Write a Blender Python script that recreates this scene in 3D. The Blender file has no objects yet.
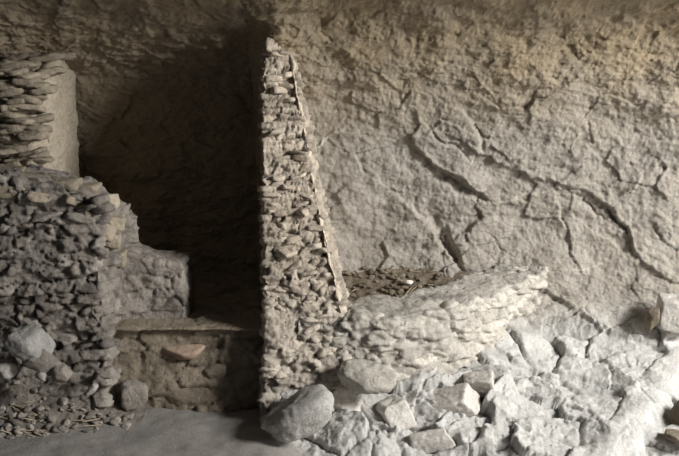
import bpy, math, random
import numpy as np
from mathutils import Euler, Matrix, Vector
C = bpy.context.scene
col = C.collection
R = math.radians

# ---------------------------------------------------------------- camera, daylight, exposure
CAMZ, PITCH, FPX = 1.85, R(12), 933.0
cam = bpy.data.objects.new('camera', bpy.data.cameras.new('camera'))
cam.data.sensor_width = 36; cam.data.lens = FPX / 679 * 36
cam.location = (0, 0, CAMZ); cam.rotation_euler = (R(90) - PITCH, 0, 0)
cam.data.clip_start = 0.05
col.objects.link(cam); C.camera = cam
w = bpy.data.worlds.new('sky'); C.world = w; w.use_nodes = True
w.node_tree.nodes['Background'].inputs[0].default_value = (0.95, 0.95, 1.0, 1)
w.node_tree.nodes['Background'].inputs[1].default_value = 0.04

def area(name, loc, target, sx, sy, power, colr):
    d = bpy.data.lights.new(name, 'AREA'); d.shape = 'RECTANGLE'; d.size = sx; d.size_y = sy
    d.energy = power; d.color = colr
    o = bpy.data.objects.new(name, d); o.location = loc
    o.rotation_euler = (Vector(target) - Vector(loc)).to_track_quat('-Z', 'Y').to_euler()
    col.objects.link(o); return o
# daylight entering at the mouth of the alcove, from the right and above
area('daylight_opening', (5.2, 1.9, 3.4), (0.6, 4.7, 0.6), 1.7, 1.4, 590, (1.0, 0.985, 0.95))
area('sunlit_ground_bounce', (4.7, 1.3, 0.5), (0.8, 4.9, 1.6), 2.4, 1.2, 72, (1.0, 0.94, 0.84))
C.view_settings.view_transform = 'Standard'; C.view_settings.look = 'None'
C.view_settings.gamma = 1; C.view_settings.use_curve_mapping = False
C.view_settings.exposure = 0.0

# ---------------------------------------------------------------- maths helpers
def at(px, py, Y):
    dx = (px - 339.5) / FPX; dy = (228 - py) / FPX
    yr = math.cos(PITCH) + math.sin(PITCH) * dy; zr = -math.sin(PITCH) + math.cos(PITCH) * dy
    t = Y / yr
    return np.array((dx * t, Y, CAMZ + zr * t))
def project(P):
    x, y, z = P[..., 0], P[..., 1], P[..., 2] - CAMZ
    d = y * math.cos(PITCH) - z * math.sin(PITCH); u = y * math.sin(PITCH) + z * math.cos(PITCH)
    return 339.5 + FPX * x / d, 228 - FPX * u / d
def hsh(ix, iy, iz, s):
    h = (ix.astype(np.uint32) * np.uint32(374761393) + iy.astype(np.uint32) * np.uint32(668265263)
         + iz.astype(np.uint32) * np.uint32(2147483647 - 1911) + np.uint32((s * 974634777 + 12345) & 0xffffffff))
    h = (h ^ (h >> np.uint32(13))) * np.uint32(1274126177)
    h = (h ^ (h >> np.uint32(16))) * np.uint32(2246822519)
    h = h ^ (h >> np.uint32(13))
    return h.astype(np.float64) / 4294967295.0
def vnoise(P, s=0):
    I = np.floor(P).astype(np.int64); F = P - I; F = F * F * F * (F * (F * 6 - 15) + 10)
    out = 0
    for a in (0, 1):
        wx = F[:, 0] if a else 1 - F[:, 0]
        for b in (0, 1):
            wy = F[:, 1] if b else 1 - F[:, 1]
            for c in (0, 1):
                wz = F[:, 2] if c else 1 - F[:, 2]
                out = out + wx * wy * wz * hsh(I[:, 0] + a, I[:, 1] + b, I[:, 2] + c, s)
    return out * 2 - 1
ROT = np.array(Euler((0.6, 0.9, 0.4)).to_matrix())
def fbm(P, scale, octv=5, s=0, gain=0.5, ridged=False):
    Q = (P * scale) @ ROT.T; a = 1.0; o = 0; t = 0
    for k in range(octv):
        n = vnoise(Q, s + k * 7)
        if ridged: n = 1 - 2 * np.abs(n)
        o = o + a * n; t += a; a *= gain; Q = Q @ ROT.T * 2.03 + 3.7
    return o / t
def voro(P, sc, s=0, jit=(0.9, 0.9, 0.9)):
    """anisotropic 3-d cells: nearest distance, gap to the next cell, four randoms, vector from the cell centre"""
    sc = np.array(sc); Q = P / sc; I = np.floor(Q).astype(np.int64)
    n = len(P); f1 = np.full(n, 1e9); f2 = np.full(n, 1e9); best = np.zeros((n, 3)); bid = np.zeros((n, 3), np.int64)
    for a in (-1, 0, 1):
        for b in (-1, 0, 1):
            for c in (-1, 0, 1):
                J = I + np.array((a, b, c))
                ctr = J + 0.5 + np.stack([(hsh(J[:, 0], J[:, 1], J[:, 2], s + q) - 0.5) * jit[q] for q in range(3)], 1)
                d = np.sqrt(((Q - ctr) ** 2).sum(1))
                m = d < f1
                f2 = np.where(m, f1, np.minimum(f2, d)); f1 = np.where(m, d, f1)
                best[m] = ctr[m]; bid[m] = J[m]
    r = np.stack([hsh(bid[:, 0], bid[:, 1], bid[:, 2], s + 20 + q) for q in range(4)], 1)
    return f1, f2 - f1, r, (Q - best) * sc
def sst(x, a, b):
    t = np.clip((x - a) / (b - a), 0, 1); return t * t * (3 - 2 * t)

# ---------------------------------------------------------------- mesh helpers
GEO = {}
def make_obj(name, V, F, mat, parent=None, base=None, tint=None, smooth=True):
    """F: (n,4) or (n,3) int array, or a list of such arrays"""
    Fs = F if isinstance(F, list) else [F]
    Fs = [np.asarray(f) for f in Fs if len(f)]
    me = bpy.data.meshes.new(name)
    b = np.zeros(3) if base is None else np.array(base)
    if parent is not None and base is None: b = np.array(parent.location)
    W = np.asarray(V, float) - b
    me.vertices.add(len(W)); me.vertices.foreach_set('co', W.astype(np.float32).ravel())
    nl = sum(f.size for f in Fs); npoly = sum(len(f) for f in Fs)
    me.loops.add(nl); me.polygons.add(npoly)
    me.loops.foreach_set('vertex_index', np.concatenate([f.ravel() for f in Fs]).astype(np.int32))
    tot = np.concatenate([np.full(len(f), f.shape[1]) for f in Fs])
    st = np.concatenate([[0], np.cumsum(tot)[:-1]])
    me.polygons.foreach_set('loop_start', st.astype(np.int32))
    me.polygons.foreach_set('use_smooth', np.full(npoly, smooth))
    me.update(calc_edges=True); me.validate()
    if tint is None: tint = np.full(len(W), 0.5)
    at_ = me.attributes.new('tint', 'FLOAT', 'POINT'); at_.data.foreach_set('value', np.asarray(tint, np.float32))
    me.materials.append(mat)
    o = bpy.data.objects.new(name, me); col.objects.link(o)
    if name == 'masonry': GEO[o.name] = (np.asarray(V, float), Fs, np.asarray(tint, float), mat, parent, name)
    if parent is not None: o.parent = parent
    elif base is not None: o.location = tuple(b)
    return o
def grid_faces(n, m, wrap=False):
    """n rows, m columns, index = i*m+j"""
    i = np.arange(n - 1)[:, None]; j = np.arange(m if wrap else m - 1)[None, :]; j2 = (j + 1) % m
    return np.stack([i * m + j, i * m + j2, (i + 1) * m + j2, (i + 1) * m + j], -1).reshape(-1, 4)
def vnormals(V, Fs):
    N = np.zeros_like(V)
    for F in Fs:
        if not len(F): continue
        d1 = V[F[:, 2]] - V[F[:, 0]]; d2 = V[F[:, -1]] - V[F[:, 1]]
        n = np.cross(d1, d2)
        for k in range(F.shape[1]): np.add.at(N, F[:, k], n)
    return N / (np.linalg.norm(N, axis=1, keepdims=True) + 1e-12)
def tag(o, label=None, cat=None, group=None, kind=None):
    if label: o['label'] = label
    if cat: o['category'] = cat
    if group: o['group'] = group
    if kind: o['kind'] = kind
    return o
def empty(name, loc, label, cat, group=None):
    o = bpy.data.objects.new(name, None); o.location = loc; o.empty_display_size = 0.1; col.objects.link(o)
    return tag(o, label, cat, group, 'thing' if cat == 'wall' else None)

# ---------------------------------------------------------------- materials
def rock_mat(name, c1, c2, c3, scale=6, bump=0.5, fine=60, tintamt=0.5, height=None, x_tone=None, rough=0.95, recess=None):
    m = bpy.data.materials.new(name); m.use_nodes = True
    nt = m.node_tree; N = nt.nodes; L = nt.links
    bs = N['Principled BSDF']; bs.inputs['Roughness'].default_value = rough
    bs.inputs['Specular IOR Level'].default_value = 0.15
    tc = N.new('ShaderNodeNewGeometry')                              # world position: same stone wherever it stands
    pos = tc.outputs['Position']
    def noise(sc, det=6, r=0.6):
        n = N.new('ShaderNodeTexNoise'); n.inputs['Scale'].default_value = sc
        n.inputs['Detail'].default_value = det; n.inputs['Roughness'].default_value = r
        L.new(pos, n.inputs['Vector']); return n.outputs['Fac']
    def ramp(src, a, b):
        r = N.new('ShaderNodeMapRange'); r.inputs[1].default_value = a; r.inputs[2].default_value = b
        L.new(src, r.inputs[0]); return r.outputs[0]
    def mix(f, a, b, mode='MIX'):
        x = N.new('ShaderNodeMix'); x.data_type = 'RGBA'; x.blend_type = mode
        if isinstance(f, (int, float)): x.inputs[0].default_value = f
        else: L.new(f, x.inputs[0])
        for s, v in ((6, a), (7, b)):
            if isinstance(v, tuple): x.inputs[s].default_value = (*v, 1)
            else: L.new(v, x.inputs[s])
        return x.outputs[2]
    base = mix(ramp(noise(scale), .38, .62), c1, c2)
    base = mix(ramp(noise(scale * 3.3, 8, .7), .5, .72), base, c3)
    if height:                                                       # another bed of rock above a given height, lightened against overhang shade
        z0, z1, hc1, hc2 = height
        sp = N.new('ShaderNodeSeparateXYZ'); L.new(pos, sp.inputs[0])
        ad = N.new('ShaderNodeMath'); ad.operation = 'MULTIPLY_ADD'; ad.inputs[1].default_value = .55
        L.new(noise(2.2, 5), ad.inputs[0]); L.new(sp.outputs[2], ad.inputs[2])
        f = ramp(ad.outputs[0], z0 + .27, z1 + .27)
        up = mix(ramp(noise(scale * .8, 8, .65), .4, .6), hc1, hc2)
        base = mix(f, base, up)
    if x_tone:                                                       # paler, freshly broken bedrock low down; tall wall's foot brightened against shade
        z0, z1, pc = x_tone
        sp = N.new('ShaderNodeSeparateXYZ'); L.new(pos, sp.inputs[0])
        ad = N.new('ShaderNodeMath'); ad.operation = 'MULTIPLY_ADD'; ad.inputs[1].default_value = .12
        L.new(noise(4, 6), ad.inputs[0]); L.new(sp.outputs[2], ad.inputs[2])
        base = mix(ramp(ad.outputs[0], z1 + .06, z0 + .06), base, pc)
    if recess:                                                       # browner, darker rock in the recess
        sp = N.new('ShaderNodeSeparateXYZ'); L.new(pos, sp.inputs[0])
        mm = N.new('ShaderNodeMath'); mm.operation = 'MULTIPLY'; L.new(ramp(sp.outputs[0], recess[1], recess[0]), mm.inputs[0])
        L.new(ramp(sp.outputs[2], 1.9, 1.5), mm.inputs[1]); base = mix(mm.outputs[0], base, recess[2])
    a = N.new('ShaderNodeAttribute'); a.attribute_name = 'tint'
    tr = N.new('ShaderNodeMapRange'); tr.inputs[3].default_value = 1 - tintamt; tr.inputs[4].default_value = 1 + tintamt
    L.new(a.outputs['Fac'], tr.inputs[0])
    sc = N.new('ShaderNodeVectorMath'); sc.operation = 'SCALE'; L.new(base, sc.inputs[0]); L.new(tr.outputs[0], sc.inputs['Scale'])
    g = N.new('ShaderNodeMapRange'); g.inputs[1].default_value = .3; g.inputs[2].default_value = .7
    g.inputs[3].default_value = .8; g.inputs[4].default_value = 1.18; L.new(noise(fine * 1.6, 5, .7), g.inputs[0])
    s2 = N.new('ShaderNodeVectorMath'); s2.operation = 'SCALE'; L.new(sc.outputs[0], s2.inputs[0]); L.new(g.outputs[0], s2.inputs['Scale'])
    L.new(s2.outputs[0], bs.inputs['Base Color'])
    b = N.new('ShaderNodeBump'); b.inputs['Strength'].default_value = bump; b.inputs['Distance'].default_value = .02
    L.new(noise(fine, 7, .7), b.inputs['Height']); L.new(b.outputs[0], bs.inputs['Normal'])
    return m
M = {}
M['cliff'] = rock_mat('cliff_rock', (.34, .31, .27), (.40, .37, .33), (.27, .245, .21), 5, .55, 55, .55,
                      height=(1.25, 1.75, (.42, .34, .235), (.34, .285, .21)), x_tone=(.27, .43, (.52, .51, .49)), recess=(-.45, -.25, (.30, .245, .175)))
M['floor'] = rock_mat('dusty_floor', (.26, .245, .23), (.30, .28, .26), (.225, .21, .195), 4, .35, 70, .4)
M['tall'] = rock_mat('mud_and_stone', (.42, .36, .29), (.50, .44, .37), (.30, .25, .20), 12, .7, 60, .6, x_tone=(.15, .75, (.52, .465, .40)))  # foot of the wall paler: lift against cast shade, put into the colour
M['bin'] = rock_mat('pale_mud_and_stone', (.54, .505, .45), (.60, .565, .51), (.42, .39, .34), 10, .7, 60, .5)
M['left'] = rock_mat('grey_mud_and_stone', (.235, .21, .185), (.30, .27, .24), (.17, .15, .13), 9, .8, 60, .7)
M['brown'] = rock_mat('brown_mud_and_stone', (.24, .20, .15), (.29, .245, .19), (.185, .155, .115), 7, .7, 60, .5)
M['plaster'] = rock_mat('mud_plaster', (.50, .44, .35), (.56, .49, .40), (.42, .36, .28), 8, .4, 50, .4)
M['pale'] = rock_mat('pale_stone', (.56, .53, .49), (.62, .59, .55), (.46, .43, .39), 9, .45, 50, .4)
M['greystone'] = rock_mat('grey_stone', (.40, .385, .365), (.47, .455, .43), (.31, .295, .28), 9, .6, 50, .45)
M['pink'] = rock_mat('pinkish_stone', (.42, .31, .23), (.46, .35, .27), (.35, .26, .2), 9, .4, 50, .3)
M['darkstone'] = rock_mat('brown_stone', (.17, .14, .105), (.215, .18, .14), (.12, .10, .075), 12, .6, 50, .5)
M['tan'] = rock_mat('tan_mud_and_stone', (.30, .255, .195), (.36, .31, .245), (.22, .185, .14), 9, .8, 55, .6)
M['tanplaster'] = rock_mat('tan_mud_plaster', (.40, .345, .265), (.46, .40, .32), (.31, .265, .20), 10, .7, 45, .5)
M['twig'] = rock_mat('dry_twig', (.33, .27, .19), (.42, .35, .25), (.22, .17, .12), 20, .3, 60, .4)

# ---------------------------------------------------------------- the rock face of the alcove
NK = 10
COLS = [
 (-3.3, [(5.5,-.1),(5.5,.2),(5.52,.45),(5.55,.7),(5.55,1.0),(5.5,1.3),(5.42,1.55),(5.24,1.76),(4.95,1.97),(4.2,2.35)]),
 (-.50, [(5.5,-.1),(5.5,.2),(5.52,.45),(5.55,.7),(5.55,1.0),(5.5,1.3),(5.42,1.55),(5.2,1.76),(4.92,1.97),(4.2,2.35)]),
 (-.30, [(3.86,-.2),(4.12,.02),(4.28,.14),(4.7,.3),(5.0,.55),(5.08,.95),(5.08,1.35),(5.0,1.65),(4.85,1.95),(4.2,2.35)]),
 ( .35, [(3.78,-.2),(4.10,.02),(4.30,.16),(4.8,.3),(5.06,.58),(5.10,.95),(5.06,1.3),(4.98,1.6),(4.82,1.93),(4.1,2.35)]),
 ( .90, [(3.72,-.2),(4.10,.0),(4.40,.15),(4.8,.36),(5.02,.60),(5.08,.95),(5.04,1.3),(4.96,1.6),(4.80,1.93),(4.1,2.35)]),
 (1.35, [(3.70,-.2),(4.10,.0),(4.44,.14),(4.78,.30),(4.95,.52),(5.04,.90),(5.0,1.3),(4.92,1.6),(4.76,1.93),(4.0,2.35)]),
 (2.00, [(3.60,-.22),(4.0,-.02),(4.35,.12),(4.66,.26),(4.82,.48),(4.93,.88),(4.9,1.3),(4.83,1.6),(4.68,1.93),(3.9,2.35)]),
 (3.40, [(3.6,-.28),(4.1,-.1),(4.4,.06),(4.65,.22),(4.8,.45),(4.9,.88),(4.9,1.3),(4.83,1.6),(4.68,1.93),(3.9,2.35)]),
]
def catmull(K, t):
    n = len(K); i = np.clip(np.floor(t).astype(int), 0, n - 2); f = (t - i)[:, None]
    p0 = K[np.maximum(i - 1, 0)]; p1 = K[i]; p2 = K[i + 1]; p3 = K[np.minimum(i + 2, n - 1)]
    return .5 * (2 * p1 + (p2 - p0) * f + (2 * p0 - 5 * p1 + 4 * p2 - p3) * f * f + (3 * p1 - p0 - 3 * p2 + p3) * f ** 3)
def rock_base(X, S):
    """X (m,), S (n,) in knots -> grid n x m x 3"""
    prof = np.stack([catmull(np.array(k, float), S) for _, k in COLS], 0)     # cols x n x 2
    cx = np.array([c[0] for c in COLS]); j = np.clip(np.searchsorted(cx, X) - 1, 0, len(cx) - 2)
    f = (X - cx[j]) / (cx[j + 1] - cx[j]); f = f * f * (3 - 2 * f) * .5 + f * .5
    P = prof[j] * (1 - f)[:, None, None] + prof[j + 1] * f[:, None, None]      # m x n x 2
    G = np.zeros((len(S), len(X), 3)); G[..., 0] = X[None, :]; G[..., 1] = P[..., 0].T; G[..., 2] = P[..., 1].T
    return G
X = np.concatenate([np.arange(-3.2, -2.05, .03), np.arange(-2.05, -.5, .0085), np.arange(-.5, 2.05, .0058), np.arange(2.05, 3.35, .03)])
S = np.concatenate([np.arange(0, 8.6, .0155), np.arange(8.6, 9.001, .05)])
G = rock_base(X, S); n_, m_ = G.shape[:2]
V0 = G.reshape(-1, 3).copy(); RF = [grid_faces(n_, m_)]
NR = vnormals(V0, RF)
if NR[len(NR) // 2, 1] > 0: NR = -NR; flip = True
else: flip = False
PX, PY = project(V0)
def pix_to_rock(pts):
    out = []
    for (x, y) in pts:
        out.append(V0[np.argmin((PX - x) ** 2 + (PY - y) ** 2)])
    return np.array(out)
# distances measured over the surface: x and a height-like coordinate
SV = V0[:, 2] * .75 + V0[:, 1] * .45 * np.where(V0[:, 2] < .6, 1, .2) + 0
UV = np.stack([V0[:, 0], V0[:, 2] + (V0[:, 1] - 5) * np.clip((.75 - V0[:, 2]) / .3, 0, 1) * .5], 1)
def uvof(pts):
    idx = [np.argmin((PX - x) ** 2 + (PY - y) ** 2) for x, y in pts]
    return UV[idx]
wob = np.stack([fbm(V0, 10, 5, 91, .65), fbm(V0, 10, 5, 92, .65)], 1) * .034
vary = np.clip(.62 + 1.3 * fbm(V0, 8, 3, 93), .12, 1.15)
def polyd(pts):
    """distance to a line and which side (+: left of travel), with param"""
    L = uvof(pts); P = UV + wob; d = np.full(len(P), 1e9); sd = np.zeros(len(P)); tt = np.zeros(len(P))
    n = len(L) - 1
    for i in range(n):
        a, b = L[i], L[i + 1]; ab = b - a; q = P - a
        t = np.clip((q @ ab) / (ab @ ab + 1e-12), 0, 1); c = q - t[:, None] * ab; dd = np.hypot(c[:, 0], c[:, 1])
        cr = ab[0] * q[:, 1] - ab[1] * q[:, 0]
        m = dd < d; d[m] = dd[m]; sd[m] = np.sign(cr[m]); tt[m] = (i + t[m]) / n
    return d, sd, tt
disp = np.zeros(len(V0)); tint = np.full(len(V0), .5)
def step(pts, h, fall=.12, side=1, groove=.0, gw=.006, taper=True):
    """a slab edge: rock on one side of the line stands proud by h and dies away behind it"""
    global disp
    d, sd, t = polyd(pts); env = np.sin(np.clip(t, .04, .96) * math.pi) ** .6 if taper else 1
    end = np.exp(-np.maximum(0, d - fall * 2.5) * 8)
    wg = .5 + .5 * np.tanh(sd * side * d / .0065)
    disp += (wg * h * np.exp(-d / fall) - (1 - wg) * h * .22 * np.exp(-d / (fall * .5))) * env * end * (.45 + .55 * vary)
    if groove: disp -= groove * .8 * np.exp(-(d / (gw * .75)) ** 2) * env * vary
def crack(pts, depth=.02, width=.006):
    global disp
    d, sd, t = polyd(pts); env = np.sin(np.clip(t, .05, .95) * math.pi) ** .5
    disp -= depth * .8 * np.exp(-(d / (width * .8)) ** 2) * env * vary
def pocket(pts, depth, width):
    global disp
    d, sd, t = polyd(pts); env = np.sin(np.clip(t, .1, .9) * math.pi) ** .7
    disp -= depth * (1 - sst(d / width, .1, 1.25)) * env
def vein(pts, width=.006, amt=.6, h=.006):
    global disp, tint
    d, sd, t = polyd(pts); e = np.exp(-(d / width) ** 2); disp += h * e; tint += amt * e
z = V0[:, 2]; x = V0[:, 0]
low = sst(z + .12 * fbm(V0, 3, 3, 5), .50, .30) * sst(x, -.6, -.48)     # broken bedrock zone
top = sst(z, 1.35, 1.7)
disp += .055 * fbm(V0, 1.6, 3, 1) + .035 * fbm(V0 * (1, 1, 1.8), 4.5, 5, 2, .55)
disp += .0105 * fbm(V0, 20, 4, 3, .65) * (1 - .5 * low) + .006 * fbm(V0, 55, 3, 4, .65) * (1 - .5 * low)
# flaked mid face: wide shallow facets, tilted differently
f1, g, r, vec = voro(V0 + .05 * np.stack([fbm(V0, 5, 3, 11), fbm(V0, 5, 3, 12), fbm(V0, 5, 3, 13)], 1), (.26, .5, .17), 31)
mid = (1 - low) * (1 - top * .5)
disp += mid * ((r[:, 0] - .5) * .014 + vec[:, 0] * (r[:, 1] - .5) * .15 + vec[:, 2] * (r[:, 2] - .4) * .17)
# strata bands of the roof rock
disp += top * (.015 * fbm(V0 * (1, 1, 5), 4, 5, 17, .6) + .012 * fbm(V0 * (1, 1, 3), 13, 4, 18, .6))
f1, g, r, vec = voro(V0 + .03 * np.stack([fbm(V0, 9, 3, 14), fbm(V0, 9, 3, 15), fbm(V0, 9, 3, 16)], 1), (.09, .2, .06), 32)
disp += top * ((r[:, 0] - .5) * .013 + vec[:, 2] * (r[:, 1] - .5) * .2)
# chipped bedrock
f1, g, r, vec = voro(V0 + .035 * np.stack([fbm(V0, 7, 3, 21), fbm(V0, 7, 3, 22), fbm(V0, 7, 3, 23)], 1), (.27, .2, .13), 33)
lo2 = sst(PX, 640, 520) * .6 + .4
disp += low * lo2 * ((r[:, 0] - .5) * .055 + vec[:, 0] * (r[:, 1] - .5) * .7 + vec[:, 2] * (r[:, 2] - .6) * .8 + vec[:, 1] * (r[:, 3] - .5) * .5 - .018 * np.exp(-(g / .05) ** 2))
f1, g, r, vec = voro(V0 + .02 * np.stack([fbm(V0, 15, 3, 24), fbm(V0, 15, 3, 25), fbm(V0, 15, 3, 26)], 1), (.065, .06, .035), 34)
disp += low * (.35 + .65 * lo2) * sst(fbm(V0, 4, 3, 27), -.25, .25) * ((r[:, 0] - .5) * .014 + vec[:, 0] * (r[:, 1] - .5) * .5 + vec[:, 2] * (r[:, 2] - .5) * .6)
tint += low * (r[:, 3] - .5) * .25
# slab edges and cracks the photograph shows
step([(413,100),(420,126),(411,134),(417,150),(432,163),(455,176),(480,194)], .036, .10, 1, .022, .009)
step([(432,176),(452,190),(474,202),(480,196)], -.035, .03, 1)
step([(440,98),(458,108),(474,122),(484,138),(483,152)], .030, .12, -1, .02, .008)
crack([(424,122),(436,134),(455,144),(470,158)], .022, .007)
step([(480,152),(508,168),(548,180),(585,191),(612,210),(624,228),(633,252),(652,270),(690,290)], .032, .14, 1, .018, .009, False)
crack([(560,183),(590,205),(606,220),(622,232)], .03, .009)
step([(636,160),(642,175),(634,186),(622,196)], .03, .08, -1, .02, .007)
step([(392,188),(412,205),(428,222),(438,238),(448,256),(458,270)], .05, .16, -1, .03, .012)
step([(438,240),(455,236),(470,228),(480,216),(470,203)], .035, .10, -1, .018, .009)
step([(484,196),(500,206),(520,204),(545,196)], .012, .08, 1, .008, .006)
step([(556,200),(562,216),(570,232)], .022, .07, -1, .012, .008)
crack([(484,232),(500,248),(512,258)], .014, .006)
crack([(640,200),(652,222),(660,240),(679,252)], .016, .008)
step([(350,62),(380,74),(400,92),(412,112)], .015, .07, 1)
crack([(318,22),(322,38),(332,46)], .014, .007)
crack([(348,16),(356,28),(366,36)], .014, .007)
crack([(386,10),(372,16),(374,22)], .012, .006)
crack([(455,26),(468,20),(490,22)], .014, .008)
step([(312,96),(330,84),(345,86),(362,98)], .010, .05, 1)
step([(545,296),(580,318),(610,336),(645,346),(690,352)], .045, .10, 1, .012, .008, False)
step([(498,352),(512,362),(530,366),(552,368),(580,372),(610,380)], .045, .07, 1, .025, .010)
step([(430,392),(448,380),(470,372),(500,376)], .04, .07, 1, .02, .010)
crack([(545,352),(560,340),(580,336)], .010, .004)
step([(612,362),(628,374),(642,388),(654,398)], .035, .05, -1, .018, .008)
step([(560,392),(590,410),(606,430)], .025, .06, 1, .015, .008)
step([(360,404),(372,420),(396,432),(412,418),(416,398)], .045, .07, 1, .02, .010)
step([(440,440),(470,420),(500,415),(520,430)], .03, .06, 1, .015, .010)
pocket([(428,166),(448,180),(464,188),(480,199)], .06, .026)
pocket([(434,222),(442,236),(450,250),(457,262),(462,274)], .055, .034)
pocket([(474,124),(482,136),(483,148)], .03, .012)
pocket([(600,204),(616,218),(626,234)], .03, .014)
pocket([(500,366),(520,370),(545,372),(566,374)], .05, .012)
pocket([(426,400),(444,410),(462,404)], .04, .014)
pocket([(640,388),(648,400),(654,410)], .04, .010)
pocket([(596,352),(604,362)], .03, .014)
vein([(312,152),(320,141),(332,134),(346,131)], .007, .55, .012)
vein([(582,134),(574,142),(572,156)], .005, .5, .006)
vein([(492,203),(520,198),(545,190),(552,188)], .007, .35, .002)
vein([(560,272),(585,270),(603,266)], .006, .3, .004)
# the smooth pale ramp low at the right
d, sd, t = polyd([(700,330),(672,372),(650,404),(628,430),(606,462)])
ew = np.exp(-(d / .07) ** 4); disp = disp * (1 - .85 * ew) + .02 * np.exp(-(d / .075) ** 2) + .006 * ew * fbm(V0, 14, 4, 95); tint += .22 * ew
disp = np.where((sd < 0) & (PX > 600), disp, disp)
# hollow behind the low curved wall so its fill can sit there
V = V0 + NR * disp[:, None]
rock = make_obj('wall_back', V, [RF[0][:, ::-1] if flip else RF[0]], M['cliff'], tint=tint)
rock['kind'] = 'structure'
ROCKV = V
def on_rock(px, py):
    qx, qy = project(ROCKV); d = (qx - px) ** 2 + (qy - py) ** 2
    k = np.where(d < 9)[0]
    if not len(k): k = np.array([np.argmin(d)])
    return ROCKV[k[np.argmin(ROCKV[k, 1])]]

# ---------------------------------------------------------------- ground
X = np.arange(-3.2, 3.3, .02); Yg = np.arange(2.6, 5.6, .012)
gx, gy = np.meshgrid(X, Yg); P = np.stack([gx.ravel(), gy.ravel(), np.zeros(gx.size)], 1)
P[:, 2] = .018 * fbm(P, 3, 4, 51) + .004 * fbm(P, 20, 3, 52) - .26 * sst(P[:, 0], -.35, .1)
P[:, 2] += .06 * sst(P[:, 1], 4.05, 4.4) * sst(P[:, 0], -.9, -1.4)
r1 = voro(P, (.05, .05, 1), 53); P[:, 2] += .008 * np.where(r1[2][:, 0] > .86, np.clip(1 - r1[0] / .4, 0, 1), 0)
o = make_obj('floor', P, [grid_faces(len(Yg), len(X))], M['floor'], tint=.5 + .25 * fbm(P, 6, 4, 54)); o['kind'] = 'structure'

# ---------------------------------------------------------------- masonry
def lerpk(keys, t):
    ks = [k for k, _ in keys]; vs = np.array([v for _, v in keys], float)
    return np.stack([np.interp(t, ks, vs[:, q]) for q in range(vs.shape[1])], -1)
def massif(name, keys, H, z0, mat, parent, res=.008, dfun=None, rings=None, rnd=6, cellsz=(.15, .12, .045), seed=1, amp=(.016, .022, .006), tfun=None, chip=1.0):
    """a standing block. keys: [(t, (x0,y0,x1,y1,...) ground outline counter-clockwise)] from foot (t=0) to top (1)"""
    ref = np.array(keys[0][1], float).reshape(-1, 2); k = len(ref)
    cnt = [max(3, int(np.linalg.norm(ref[(i + 1) % k] - ref[i]) / res)) for i in range(k)]
    hmax = max(H(ref[:, 0], ref[:, 1])) - z0; nv = max(4, int(hmax / res))
    ts = np.linspace(0, 1, nv); out = []
    for t in ts:
        c = lerpk(keys, t).reshape(-1, 2)
        L = np.concatenate([c[i] + (c[(i + 1) % k] - c[i]) * (np.arange(cnt[i]) / cnt[i])[:, None] for i in range(k)])
        for _ in range(rnd): L = .5 * L + .25 * (np.roll(L, 1, 0) + np.roll(L, -1, 0))
        out.append(L)
    m = len(out[0]); rows = []
    for t, L in zip(ts, out):
        zz = z0 + t * (H(L[:, 0], L[:, 1]) - z0); rows.append(np.column_stack([L, zz]))
    Lt = out[-1]; cen = Lt.mean(0)
    ext = np.abs(Lt - cen).max(0).min(); nr = rings or max(3, int(ext / res * 1.1))
    for q in range(1, nr + 1):
        s = 1 - q / nr * .985; L = cen + (Lt - cen) * s
        zz = H(L[:, 0], L[:, 1]); rows.append(np.column_stack([L, zz]))
    V = np.concatenate(rows); F = grid_faces(len(rows), m, True)
    last = (len(rows) - 1) * m; V = np.vstack([V, [*cen, H(np.array([cen[0]]), np.array([cen[1]]))[0]]])
    j = np.arange(m); T = np.column_stack([last + j, last + (j + 1) % m, np.full(m, len(V) - 1)])
    Nn = vnormals(V, [F, T])
    warp = np.stack([fbm(V, 8, 3, seed + 61), fbm(V, 8, 3, seed + 62), fbm(V, 8, 3, seed + 63)], 1) * np.array((.03, .03, .018))
    f1, g, r, vec = voro(V + warp, cellsz, seed, (.8, .8, .55))
    d = amp[0] * .8 * (sst(g, .0, .13) - .7) * (.2 + 1.3 * r[:, 3]) + amp[1] * (r[:, 0] - .5) + vec[:, 2] * (r[:, 1] - .5) * .35 + vec[:, 0] * (r[:, 2] - .5) * .12
    mud = sst(fbm(V, 5, 3, seed + 70), .0, .35)                       # patches where mud hides the stones
    fa, ga, ra, va = voro(V + warp * .6, (.05, .05, .024), seed + 5)
    d = d * (1 - .7 * mud) + chip * ((ra[:, 0] - .5) * .010 + va[:, 0] * (ra[:, 1] - .5) * .5 + va[:, 2] * (ra[:, 2] - .5) * .7) + .010 * fbm(V, 18, 4, seed + 75, .65) + amp[2] * fbm(V, 30, 4, seed + 71, .6) + .018 * fbm(V, 4, 3, seed + 72)
    foot = 1
    tint = .5 + (r[:, 2] - .5) * .5 * (1 - mud) + .18 * (sst(g, .02, .2) - .6)
    if dfun is not None:
        dd, tt = dfun(V, Nn); d = d + dd; tint = tint + tt
    V = V + Nn * d[:, None]
    return make_obj(name, V, [F, T], mat, parent, tint=tint)

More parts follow.
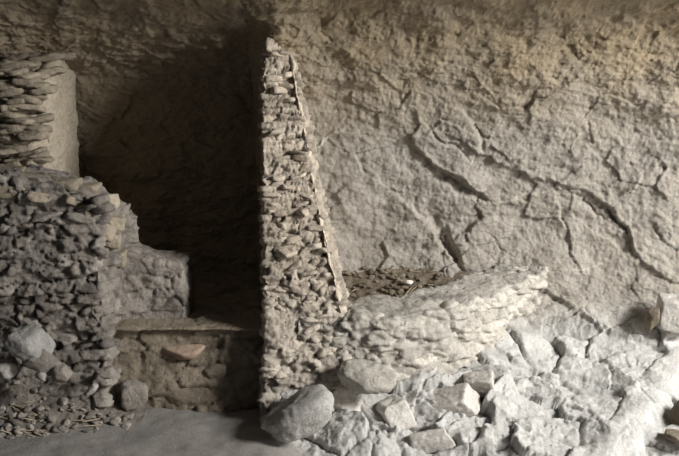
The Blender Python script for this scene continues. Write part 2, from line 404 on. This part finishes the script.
# stones: a ball cut by random planes, softened
def ico(n):
    import bmesh
    bm = bmesh.new(); bmesh.ops.create_icosphere(bm, subdivisions=n, radius=1)
    V = np.array([v.co[:] for v in bm.verts]); F = np.array([[v.index for v in f.verts] for f in bm.faces]); bm.free()
    return V, F
ICO = {k: ico(k) for k in (2, 3, 4, 5, 6)}
def stone(size, seed, cuts=14, sub=4, round_=.03, rough=.05, rot=(0, 0, 0), box=0.0):
    V, F = ICO[sub]; rg = np.random.RandomState(seed)
    n = rg.normal(size=(cuts, 3)); n /= np.linalg.norm(n, axis=1, keepdims=True); h = rg.uniform(.72, 1.0, cuts)
    if box:
        bn = np.array([(1,0,0),(-1,0,0),(0,1,0),(0,-1,0),(0,0,1),(0,0,-1)], float) + rg.normal(size=(6, 3)) * .10
        bn /= np.linalg.norm(bn, axis=1, keepdims=True); n = np.vstack([n, bn]); h = np.concatenate([h * 1.25, np.full(6, box)])
    dt = V @ n.T; rr = np.where(dt > .05, h / np.maximum(dt, .05), 9)
    k = 1 / max(round_ * .55, .01)
    rad = -np.log(np.exp(-k * np.minimum(rr, 3)).sum(1) + np.exp(-k * 1.25)) / k
    P = V * rad[:, None] * np.array(size) * .5
    s = float(np.mean(size)); P = P + V * (rough * s * (fbm(P / s + seed, 2.2, 4, seed % 97, .65) + .5 * fbm(P / s + seed, 8, 3, seed % 97, .6)))[:, None]
    P = P @ np.array(Euler(rot).to_matrix()).T
    return P, F
def fuse(o, bag):
    V, Fs, ti, mat, par, nm = GEO.pop(o.name)
    me = o.data; bpy.data.objects.remove(o); bpy.data.meshes.remove(me)
    return make_obj(nm, np.vstack([V] + bag.V), Fs + [np.concatenate(bag.F) + len(V)], mat, par, tint=np.concatenate([ti] + bag.T))
class Bag:
    def __init__(s): s.V = []; s.F = []; s.T = []; s.n = 0
    def add(s, V, F, c=(0, 0, 0), tint=.5):
        s.V.append(V + np.array(c)); s.F.append(F + s.n); s.T.append(np.full(len(V), tint)); s.n += len(V)
    def build(s, name, mat, parent=None):
        return make_obj(name, np.concatenate(s.V), [np.concatenate(s.F)], mat, parent, tint=np.concatenate(s.T))
def rock_thing(name, label, cat, mat, c, size, seed, group=None, tint=.5, **kw):
    V, F = stone(size, seed, **kw)
    t = .5 + (tint - .5) + .15 * fbm(V / max(size), 4, 3, seed % 50)
    o = make_obj(name, V, [F], mat, base=None, tint=t); o.location = tuple(c)
    return tag(o, label, cat, group)
rnd = random.Random(4)

# --- tall wall standing end-on
tw = empty('tall_wall', (-.25, 4.9, .15), 'tall narrow masonry wall with ragged broken end standing beside the dark recess', 'wall')
def Ht(x, y): return 1.76 + .02 * np.sin(x * 30) + .03 * np.clip(y - 4.9, 0, 1) + 0 * x
keys = [(0.00, (-.37,4.15,  .06,4.17, .06,5.7, -.37,5.7)),
        (0.08, (-.37,4.20, .06,4.20, .06,5.7, -.37,5.7)),
        (0.29, (-.365,4.33, .03,4.36, .02,5.7, -.37,5.7)),
        (0.533, (-.375,4.50,-.085,4.55,-.09,5.7, -.38,5.7)),
        (0.766, (-.385,4.66,-.165,4.72,-.17,5.7, -.39,5.7)),
        (0.935, (-.39,4.80, -.225,4.84,-.235,5.7,-.395,5.7)),
        (1.00, (-.37,4.86, -.255,4.88,-.26,5.7,-.385,5.7))]
om = massif('masonry', keys, Ht, -.06, M['tall'], tw, res=.0075, cellsz=(.10, .10, .034), seed=3, amp=(.022, .036, .008))
bag = Bag()
def tall_edges(zz):
    t = (zz + .06) / 1.82; c = lerpk(keys, t).reshape(-1, 2); return c[0], c[1]
zz = .62; q = 0
while zz < 1.74:
    a, b = tall_edges(zz); wdt = b[0] - a[0]
    for j in range(2 if zz > 1.2 else 3):
        q += 1
        if rnd.random() < .30: continue
        f = (j + .5) / (2 if zz > 1.2 else 3) + rnd.uniform(-.13, .13)
        p = a + (b - a) * f; sx = rnd.uniform(.05, .13)
        V, F = stone((sx, rnd.uniform(.10, .18), rnd.uniform(.020, .042)), 100 + q, 12, 3, .05, .09,
                     (rnd.uniform(-.35, .15), rnd.uniform(-.5, .15), rnd.uniform(-.6, .6)), box=.8)
        bag.add(V, F, (min(max(p[0], a[0] + sx * .33), b[0] - sx * .35), p[1] + rnd.uniform(.012, .055), zz + rnd.uniform(-.012, .012)), rnd.uniform(.35, .85))
    zz += rnd.uniform(.040, .062)
for q in range(70):
    z_ = rnd.uniform(.16, .62); a, b = tall_edges(z_); p = a + (b - a) * rnd.uniform(.05, .95)
    V, F = stone((rnd.uniform(.04, .10), rnd.uniform(.06, .1), rnd.uniform(.025, .05)), 300 + q, 12, 3, .06, .09, (rnd.uniform(-.4, .4), rnd.uniform(-.4, .4), rnd.uniform(-.6, .6)))
    bag.add(V, F, (p[0], p[1] + rnd.uniform(.015, .045), z_), rnd.uniform(.35, .75))
fuse(om, bag)
# plaster skin left along the right corner
nz = 220; zs = np.linspace(.50, 1.70, nz); rows = []
for k_, z_ in enumerate(zs):
    a, b = tall_edges(z_); wd = .007 + .005 * math.sin(z_ * 23) + .005 * math.sin(z_ * 57)
    th = np.linspace(0, 2 * math.pi, 14, endpoint=False)
    rows.append(np.column_stack([b[0] - .006 + np.cos(th) * wd, b[1] + .005 + np.sin(th) * .028, np.full(14, z_)]))
V = np.concatenate(rows); F = grid_faces(nz, 14, True); Nn = vnormals(V, [F])
V += Nn * (.016 * fbm(V, 18, 4, 8, .65) - .004)[:, None]; V[:, 0] += .022 * fbm(V * (0, 0, 1), 7, 4, 9, .6)
o = make_obj('plaster', V, [F], M['plaster'], tw, tint=np.full(len(V), .75)); o['label'] = 'pale mud plaster along the wall corner'

# --- low curved wall
bw = empty('low_curved_wall', (.5, 4.6, .15), 'low curved masonry wall closing a bin against the rock face', 'wall')
path = np.array([(-.16,4.50),(-.02,4.47),(.12,4.455),(.32,4.47),(.50,4.55),(.66,4.66),(.80,4.78),(.91,4.88),(1.0,4.96),(1.07,5.03)])
tt = np.linspace(0, len(path) - 1, 190); PT = catmull(path, tt); tg = np.gradient(PT, axis=0); tg /= np.linalg.norm(tg, axis=1, keepdims=True)
nrm = np.column_stack([tg[:, 1], -tg[:, 0]])                           # outward, towards the viewer
un = np.linspace(0, 1, len(tt))
sec = []                                                               # (offset, height fraction) round the section
for k_ in range(48): sec.append((1, k_ / 48, 0))
for k_ in range(40): sec.append((1 - 2 * k_ / 40, 1, 1))
for k_ in range(25): sec.append((-1, 1 - k_ / 24, 2))
rows = []
for q in range(len(tt)):
    u_ = un[q]; half = .142 - .055 * u_ ; top_o = .47 + .10 * u_ + .012 * math.sin(u_ * 40); top_i = .482 + .118 * u_ + .01 * math.sin(u_ * 33)
    z0 = .10 + .22 * u_ ** 1.2
    r_ = []
    for (o_, f_, kd) in sec:
        ztop = top_o if o_ > 0 else top_i
        if kd == 1: e = (1 - o_) / 2; zz_ = top_o + (top_i - top_o) * e + .004 * math.sin(e * math.pi); off = o_ * half
        elif kd == 0: zz_ = z0 + (top_o - z0) * f_; off = half + .015 + .05 * (1 - f_) * (1 - .5 * u_)
        else: zz_ = .3 + (top_i - .3) * f_; off = -half
        p = PT[q] + nrm[q] * off; r_.append((p[0], p[1], zz_))
    rows.append(r_)
A = np.array(rows); n1, n2 = A.shape[:2]; V = A.reshape(-1, 3)
for _ in range(2):
    A[:, 1:-1] = .5 * A[:, 1:-1] + .25 * (A[:, :-2] + A[:, 2:])
V = A.reshape(-1, 3); F = grid_faces(n1, n2); Nn = vnormals(V, [F])
if Nn[n2 * 20 + 10, 1] > 0: Nn = -Nn; F = F[:, ::-1]
arc = np.concatenate([[0], np.cumsum(np.linalg.norm(np.diff(PT, axis=0), axis=1))])
Q = np.stack([np.repeat(arc, n2), np.tile([s_[0] * .15 for s_ in sec], n1), V[:, 2]], 1)
kd = np.tile([s_[2] for s_ in sec], n1)
wp = np.stack([fbm(V, 9, 3, 81), fbm(V, 9, 3, 82), fbm(V, 9, 3, 83)], 1) * np.array((.035, .03, .02))
f1, g, r, vec = voro(Q + wp, (.105, .14, .048), 9, (.85, .8, .7))
fa, ga, ra, va = voro(Q + wp * .6, (.05, .05, .026), 19)
d = .018 * (sst(g, .0, .14) - .7) * (.3 + r[:, 3]) + .030 * (r[:, 0] - .5) + vec[:, 2] * (r[:, 1] - .5) * .55 + vec[:, 0] * (r[:, 2] - .5) * .35 + va[:, 0] * (ra[:, 1] - .5) * .6 + va[:, 2] * (ra[:, 2] - .5) * .8 + .010 * fbm(V, 18, 4, 87, .65)
capm = (kd == 1) * 1.0
d = d * (1 - .7 * capm) + .020 * fbm(V, 7, 4, 84) + .007 * fbm(V, 30, 4, 85, .6)
ti = .5 + (r[:, 2] - .5) * .4 + .15 * (sst(g, .02, .2) - .6) + .1 * fbm(V, 6, 3, 86)
om = make_obj('masonry', V + Nn * (d * (1 - capm))[:, None] + np.array((0, 0, 1)) * (d * capm)[:, None], [F], M['bin'], bw, tint=ti - .22 * capm)
bag = Bag()
for q in range(24):
    u_ = rnd.random() ** .9; i_ = int(u_ * 180); half = .150 - .06 * u_
    f_ = rnd.uniform(.08, .98); top_o = .47 + .10 * u_; z0 = .10 + .22 * u_ ** 1.2
    p = PT[i_] + nrm[i_] * (half + .03 * (1 - f_) - .025); an = math.atan2(tg[i_][1], tg[i_][0])
    V, F = stone((rnd.uniform(.05, .13), rnd.uniform(.06, .09), rnd.uniform(.025, .055)), 500 + q, 12, 3, .06, .09, (rnd.uniform(-.3, .3), rnd.uniform(-.35, .15), an + rnd.uniform(-.3, .3)))
    bag.add(V, F, (p[0], p[1], z0 + (top_o - z0) * f_), rnd.uniform(.4, .7))
fuse(om, bag)

# --- rubble fill inside the bin
gx, gy = np.meshgrid(np.arange(-.12, .95, .008), np.arange(4.5, 5.25, .008)); P = np.stack([gx.ravel(), gy.ravel(), np.zeros(gx.size)], 1)
def fillz(x_, y_): return .40 + .56 * np.clip(y_ - 4.74, 0, .5) + .06 * x_ - .03
P[:, 2] = fillz(P[:, 0], P[:, 1]) + .02 * fbm(P, 14, 4, 77) + .01 * fbm(P, 50, 3, 78)
Fq = grid_faces(gx.shape[0], gx.shape[1])
inside = P[:, 1] > np.interp(P[:, 0], PT[:, 0], PT[:, 1]) - .02
Fq = Fq[inside[Fq].all(1)]; use = np.unique(Fq); rm = np.zeros(len(P), int); rm[use] = np.arange(len(use)); P = P[use]; Fq = rm[Fq]
o = make_obj('bin_fill', P, [Fq], M['darkstone'], tint=.5 + .3 * fbm(P, 30, 3, 79))
tag(o, 'dark loose dirt filling the bin behind the low curved wall', 'dirt', kind='stuff')
protos = []
for k_ in range(6):
    V, F = stone((1, .8, .55), 700 + k_, 12, 3, .05, .09)
    protos.append((V, F))
pm = {}
def pebble(name, label, cat, group, mat, c, s, k_, rot, tint=.5):
    key = (name, k_, mat.name, round(tint, 1))
    if key not in pm:
        V, F = protos[k_]; o = make_obj(name, V, [F], mat, tint=np.full(len(V), tint)); pm[key] = o.data
    else:
        o = bpy.data.objects.new(name, pm[key]); col.objects.link(o)
    o.location = tuple(c); o.scale = s if isinstance(s, tuple) else (s, s, s); o.rotation_euler = rot
    return tag(o, label, cat, group)
for q in range(150):
    x_ = rnd.uniform(-.02, .58); y_ = rnd.uniform(4.68, 5.10); s = rnd.uniform(.022, .05)
    pebble('rubble_stone', 'small dark angular stone among the rubble in the bin behind the low curved wall', 'stone', 'rubble stones in the bin',
           M['darkstone'], (x_, y_, fillz(x_, y_) + s * .12), s, rnd.randrange(6), (rnd.uniform(-.5, .5), rnd.uniform(-.5, .5), rnd.uniform(0, 6)), rnd.choice((.3, .6, .9)))
for q in range(34):
    x_ = rnd.uniform(0, .55); y_ = rnd.uniform(4.72, 5.02)
    pebble('broken_twig', 'short dry broken twig lying in the rubble of the bin', 'twig', 'twigs in the bin', M['twig'],
           (x_, y_, fillz(x_, y_) + .014), (rnd.uniform(.05, .09), .009, .009), 0, (rnd.uniform(-.3, .3), rnd.uniform(-.4, .4), rnd.uniform(0, 6)), .6)
p = (.375, 4.90, fillz(.375, 4.90) + .025)
pebble('white_stone', 'small white stone on top of the dark rubble in the bin', 'stone', None, M['pale'], p, .05, 2, (0, .2, .4), .9)

# --- terrace / foundation under the recess
fw = empty('foundation_wall', (-1.1, 4.4, 0), 'low brown foundation wall of mudded stones under the dark recess', 'wall')
def Hf(x, y): return .395 + .01 * np.sin(x * 9) + 0 * y
massif('masonry', [(0, (-2.3,4.33, -.33,4.36, -.33,5.6, -2.3,5.6)), (1, (-2.3,4.44, -.33,4.45, -.33,5.6, -2.3,5.6))], Hf, -.06, M['brown'], fw, res=.010,
       cellsz=(.19, .15, .09), seed=12, amp=(.016, .022, .008), chip=.8)
n1, n2 = 240, 26; us = np.linspace(-1.16, -.36, n1); rows = []
for q, x_ in enumerate(us):
    th = np.linspace(0, 2 * math.pi, n2, endpoint=False)
    rows.append(np.column_stack([np.full(n2, x_), 4.485 + .085 * np.sign(np.cos(th)) * np.abs(np.cos(th)) ** .5, .402 + .011 * np.sign(np.sin(th)) * np.abs(np.sin(th)) ** .6]))
V = np.concatenate(rows); F = grid_faces(n1, n2, True); Nn = vnormals(V, [F]); V += Nn * (.016 * fbm(V, 9, 5, 41, .6))[:, None]
o = make_obj('ledge', V, [F, np.array([np.arange(n2)[::-1]]), np.array([np.arange(n2) + (n1 - 1) * n2])], M['brown'], fw, tint=np.full(len(V), .6)); o['label'] = 'thin projecting ledge along the top'
def child_stone(name, label, mat, parent, c, size, seed, tint=.5, **kw):
    V, F = stone(size, seed, **kw); o = make_obj(name, V + np.array(c), [F], mat, parent, tint=np.full(len(V), tint))
    if label: o['label'] = label
    return o
child_stone('embedded_stone', 'smooth reddish oval stone', M['pink'], fw, at(184, 351, 4.425), (.20, .10, .07), 11, .35, round_=.15, cuts=8)
child_stone('embedded_stone', 'upright squarish jutting stone', M['left'], fw, at(133, 396, 4.33), (.13, .10, .15), 13, .65, box=.9, rough=.1, rot=(0, .15, .3))
child_stone('embedded_stone', None, M['brown'], fw, at(215, 372, 4.405), (.15, .07, .08), 14, .5, round_=.12)
child_stone('embedded_stone', None, M['brown'], fw, at(190, 398, 4.385), (.22, .08, .12), 16, .5, round_=.12)

# --- front left wall
lw = empty('crumbling_wall', (-1.6, 4.5, 0), 'thick crumbling grey masonry wall with capstones at the left front', 'wall')
def Hl(x, y):
    return 1.10 + .05 * sst(-x, 1.25, 1.6) - .10 * sst(x, -1.28, -1.08) - .22 * sst(y, 4.62, 4.86) * sst(x, -1.35, -1.12)
om = massif('masonry', [(0, (-2.3,4.22, -1.13,4.22, -1.08,4.86, -2.3,4.9)), (.35, (-2.3,4.29, -1.125,4.29, -1.07,4.84, -2.3,4.9)), (.75, (-2.3,4.33, -1.15,4.33, -1.07,4.80, -2.3,4.9)),
       (1, (-2.3,4.42, -1.13,4.38, -1.05,4.74, -2.3,4.86))], Hl, -.05, M['left'], lw, res=.009, cellsz=(.13, .12, .055), seed=21, amp=(.03, .05, .011), rnd=8)
bag = Bag()
for q in range(22):
    px_ = rnd.uniform(0, 104); py_ = rnd.uniform(200, 330); p = at(px_, py_, 4.33)
    V, F = stone((rnd.uniform(.07, .18), .10, rnd.uniform(.03, .06)), 900 + q, 12, 3, .05, .09, (rnd.uniform(-.3, .3), rnd.uniform(-.3, .3), rnd.uniform(-.4, .4)), box=.85)
    bag.add(V, F, (p[0], p[1] + .025 + .08 * (p[2] - .5) * .6, p[2]), rnd.uniform(.3, .65))
fuse(om, bag)
for k_, (px_, py_, Y, sx, sy, sz, ti, rt) in enumerate([
    (12, 190, 4.44, .20, .16, .07, .6, 0), (40, 196, 4.42, .17, .16, .06, .7, .15), (62, 186, 4.52, .22, .2, .08, .5, -.1), (30, 178, 4.56, .24, .2, .06, .45, .1),
    (72, 200, 4.42, .14, .14, .055, .65, .3), (86, 190, 4.58, .16, .16, .08, .55, .0), (106, 203, 4.50, .13, .15, .10, .85, -.2), (92, 218, 4.42, .16, .14, .08, .7, .4),
    (114, 222, 4.50, .11, .18, .09, .8, .2), (112, 240, 4.46, .10, .16, .08, .75, .1), (118, 258, 4.56, .10, .16, .09, .6, .0), (104, 232, 4.42, .12, .12, .1, .7, .5), (8, 172, 4.62, .2, .2, .06, .4, 0)]):
    child_stone('capstone', None, M['tan'], lw, at(px_, py_, Y), (sx, sy, sz), 60 + k_, ti - .02, rot=(0, rt, rt * 2), box=.8, cuts=12, round_=.09)  # caps and corner stones paler: light falling on them put into the colour

# --- back left wall
kw_ = empty('back_wall', (-1.8, 5.1, .4), 'tall ruined wall with plastered side at the upper left against the rock', 'wall')
def Hk(x, y): return 1.50 + .24 * sst(y, 4.9, 5.3) - .10 * sst(-x, 1.8, 2.1) - .05 * sst(x, -1.72, -1.6) * sst(-y, -5.1, -4.95)
om = massif('masonry', [(0, (-2.6,4.86, -1.68,4.86, -1.59,5.6, -2.6,5.6)), (1, (-2.6,4.95, -1.66,4.95, -1.57,5.6, -2.6,5.6))], Hk, .35, M['tan'], kw_, res=.010, cellsz=(.16, .14, .055), seed=41, amp=(.03, .055, .008))
bag = Bag()
for q in range(48):
    px_ = rnd.uniform(0, 38); py_ = rnd.uniform(72, 175); p = at(px_, py_, 4.93)
    V, F = stone((rnd.uniform(.09, .2), .16, rnd.uniform(.03, .055)), 1100 + q, 12, 3, .05, .09, (rnd.uniform(-.2, .2), rnd.uniform(-.25, .15), rnd.uniform(-.4, .4)), box=.85)
    bag.add(V, F, (p[0], p[1] + rnd.uniform(.0, .06), p[2]), rnd.uniform(.3, .75))
for (px_, py_, Y, sx) in ((22, 66, 5.15, .25), (45, 58, 5.25, .25), (30, 78, 5.05, .25), (62, 56, 5.35, .2), (50, 72, 5.1, .18), (44, 90, 5.0, .16)):
    V, F = stone((sx, .25, .05), 1200 + px_, 12, 3, .05, .09, (0, -.15, .2), box=.85); bag.add(V, F, at(px_, py_, Y), .6)
fuse(om, bag)
n1, n2 = 110, 60; V = []
for i in range(n1):
    t_ = i / (n1 - 1)
    for j in range(n2):
        s_ = j / (n2 - 1); y_ = 4.95 + .50 * s_; zt = Hk(np.array([-1.6]), np.array([y_]))[0] - .02
        z_ = .95 + (zt - .95) * t_; V.append((-1.645 + .10 * s_ + .022, y_ - .04 * (1 - t_), z_))
V = np.array(V); V[:, 0] += .03 * fbm(V, 5, 4, 44) + .014 * fbm(V, 18, 4, 45, .6); V[:, 1] += .05 * fbm(V * (0, 1, 1), 9, 4, 48, .6) * (V[:, 1] < 5.1)
V2 = V.copy(); V2[:, 0] -= .06; Ff = grid_faces(n1, n2); nn = len(V)
ii = np.arange(n1 - 1); e1 = np.column_stack([ii * n2, (ii + 1) * n2, (ii + 1) * n2 + nn, ii * n2 + nn]); jj = np.arange(n2 - 1); b0 = (n1 - 1) * n2
e2 = np.column_stack([b0 + jj, b0 + jj + 1, b0 + jj + 1 + nn, b0 + jj + nn])
o = make_obj('plaster', np.vstack([V, V2]), [Ff, Ff[:, ::-1] + nn, e1, e2], M['tanplaster'], kw_, tint=.55 + .2 * fbm(np.vstack([V, V2]), 5, 3, 46)); o['label'] = 'smooth tan mud plaster on the right side'

# --- low stub wall inside the recess
sw = empty('stub_wall', (-.95, 4.7, .4), 'low square block of mudded wall on the ledge in the recess', 'wall')
def Hs(x, y): return .70 + .015 * np.sin(x * 17) + .06 * sst(-x, .98, 1.12) + 0 * y
massif('masonry', [(0, (-1.16,4.53, -.775,4.55, -.775,4.84, -1.16,4.84)), (1, (-1.14,4.57, -.80,4.58, -.80,4.82, -1.14,4.82))], Hs, .38, M['left'], sw, res=.0075, cellsz=(.2, .2, .11), seed=51, amp=(.012, .012, .008), rnd=10, chip=.35,
       dfun=lambda V, N_: (np.zeros(len(V)), np.full(len(V), .10)))

# ---------------------------------------------------------------- single rocks
def rk(name, label, mat, px_, py_, Y, size, seed, tint=.5, group=None, cat='rock', **kw):
    return rock_thing(name, label, cat, M[mat], at(px_, py_, Y), size, seed, group, tint, **kw)
rk('boulder', 'smooth oval grey boulder at the foot of the tall wall', 'greystone', 284, 418, 4.0, (.41, .26, .235), 5, .50, cat='boulder', rot=(0, -.46, .1), round_=.75, cuts=7, sub=5, rough=.06)
rk('flat_boulder', 'flat lens-shaped pale boulder under the low curved wall', 'bin', 369, 377, 4.16, (.30, .20, .125), 8, .35, cat='boulder', rot=(0, .1, 0), round_=.10, cuts=12, sub=5, rough=.07)
rk('large_rock', 'largest pale rounded rock resting on the rubble at the far left', 'greystone', 31, 342, 4.12, (.21, .18, .16), 21, .25, round_=.12, sub=5, rot=(0, .15, 0))
rk('dark_rock', 'dark grey wedge rock directly under the large pale rock', 'left', 42, 361, 4.08, (.20, .16, .10), 22, .5, rot=(0, .3, 0))
rk('small_rock', 'brownish rock at the right foot of the dark wedge rock', 'left', 62, 374, 4.06, (.11, .1, .09), 23, .6, round_=.1)
rk('small_rock', 'tiny pale triangular rock below the dark wedge rock', 'pale', 43, 376, 4.04, (.055, .05, .05), 24, .1)
rk('small_rock', 'pale rock cut by the left picture edge beside the rubble', 'pale', 6, 368, 4.08, (.10, .1, .08), 25, .05)
rk('small_rock', 'pale tilted chip alone on the rubble slope left of the jutting stone', 'pale', 93, 388, 4.12, (.075, .05, .035), 26, .2, rot=(0, -.7, 0))
rk('small_rock', 'brown rock on the rubble at the foot of the wall corner', 'left', 106, 372, 4.16, (.10, .08, .05), 27, .55)
rk('angular_block', 'large square-cut pale rock block at the right edge of the bedrock', 'pale', 674, 314, 4.665, (.22, .2, .24), 31, .4, cat='rock', box=.72, cuts=6, sub=5, rot=(0, .05, -.25), round_=.05)
rk('brown_rock', 'small dark brown pointed rock wedged left of the square-cut block', 'darkstone', 651, 318, 4.63, (.05, .08, .14), 32, .6, rot=(0, .2, .3))
rk('brown_rock', 'brown banded rock low at the right edge below the pale ramp', 'darkstone', 686, 414, 4.16, (.14, .12, .12), 33, .7, rot=(0, -.3, .2), cuts=9)
rk('brown_rock', 'flat brown slab right at the bottom right corner', 'darkstone', 680, 438, 4.03, (.15, .12, .05), 34, .8, rot=(0, .25, .2))
BL = [  # broken blocks lying in the bedrock slope below the walls
 (480, 384, 4.26, (.19, .16, .12), 'squat pale block under the end of the low curved wall'),
 (450, 404, 4.16, (.30, .18, .15), 'wide pale block in the middle of the broken bedrock'),
 (395, 416, 4.10, (.17, .15, .20), 'upright pale block with a dark gap beside it under the flat boulder'),
 (345, 406, 4.12, (.20, .15, .14), 'pale block between the oval boulder and the flat boulder'),
 (430, 440, 4.02, (.24, .16, .12), 'pale wedge at the bottom edge below the wide block')]
for k_, (a, b, Y, sz, lb) in enumerate(BL):
    rk('broken_block', lb, 'pale', a, b, Y + .07, sz, 70 + k_, .48 + .03 * (k_ % 4), rot=(rnd.uniform(-.4, .4), rnd.uniform(-.4, .4), rnd.uniform(-.6, .6)), cuts=7, round_=.02, sub=5, rough=.06, box=.75)
# slope of rubble at the foot of the left wall
gx, gy = np.meshgrid(np.arange(-2.2, -.95, .01), np.arange(3.95, 4.45, .01)); P = np.stack([gx.ravel(), gy.ravel(), np.zeros(gx.size)], 1)
def rubz(x_, y_): return -.03 + .55 * sst(y_, 4.0, 4.42) * sst(-x_, 1.0, 1.65) * .55 + .05 * sst(y_, 4.05, 4.3)
P[:, 2] = rubz(P[:, 0], P[:, 1]) + .018 * fbm(P, 12, 4, 87) + .008 * fbm(P, 40, 3, 88)
o = make_obj('rubble_slope', P, [grid_faces(gx.shape[0], gx.shape[1])], M['left'], tint=.45 + .2 * fbm(P, 20, 3, 89)); tag(o, 'loose dirt and gravel heaped against the left wall foot', 'dirt', kind='stuff')
for q in range(170):
    y_ = rnd.uniform(4.0, 4.24); x_ = rnd.uniform(-1.62, -1.0); s = rnd.choice((.018, .025, .03, .04, .055))
    pebble('gravel_stone', 'small grey stone loose on the rubble slope under the left wall', 'stone', 'loose stones on the rubble slope', M['left'],
           (x_, y_, rubz(x_, y_) + s * .15), s, rnd.randrange(6), (rnd.uniform(-.5, .5), rnd.uniform(-.5, .5), rnd.uniform(0, 6)), rnd.choice((.4, .6, .9)))
for q in range(30):
    y_ = rnd.uniform(4.0, 4.2); x_ = rnd.uniform(-1.62, -1.1)
    pebble('broken_twig', 'dry broken twig lying on the rubble slope at the left', 'twig', 'twigs on the rubble slope', M['twig'],
           (x_, y_, rubz(x_, y_) + .012), (rnd.uniform(.05, .11), .009, .009), 0, (rnd.uniform(-.3, .3), rnd.uniform(-.1, .5), rnd.uniform(-.6, .6)), .7)
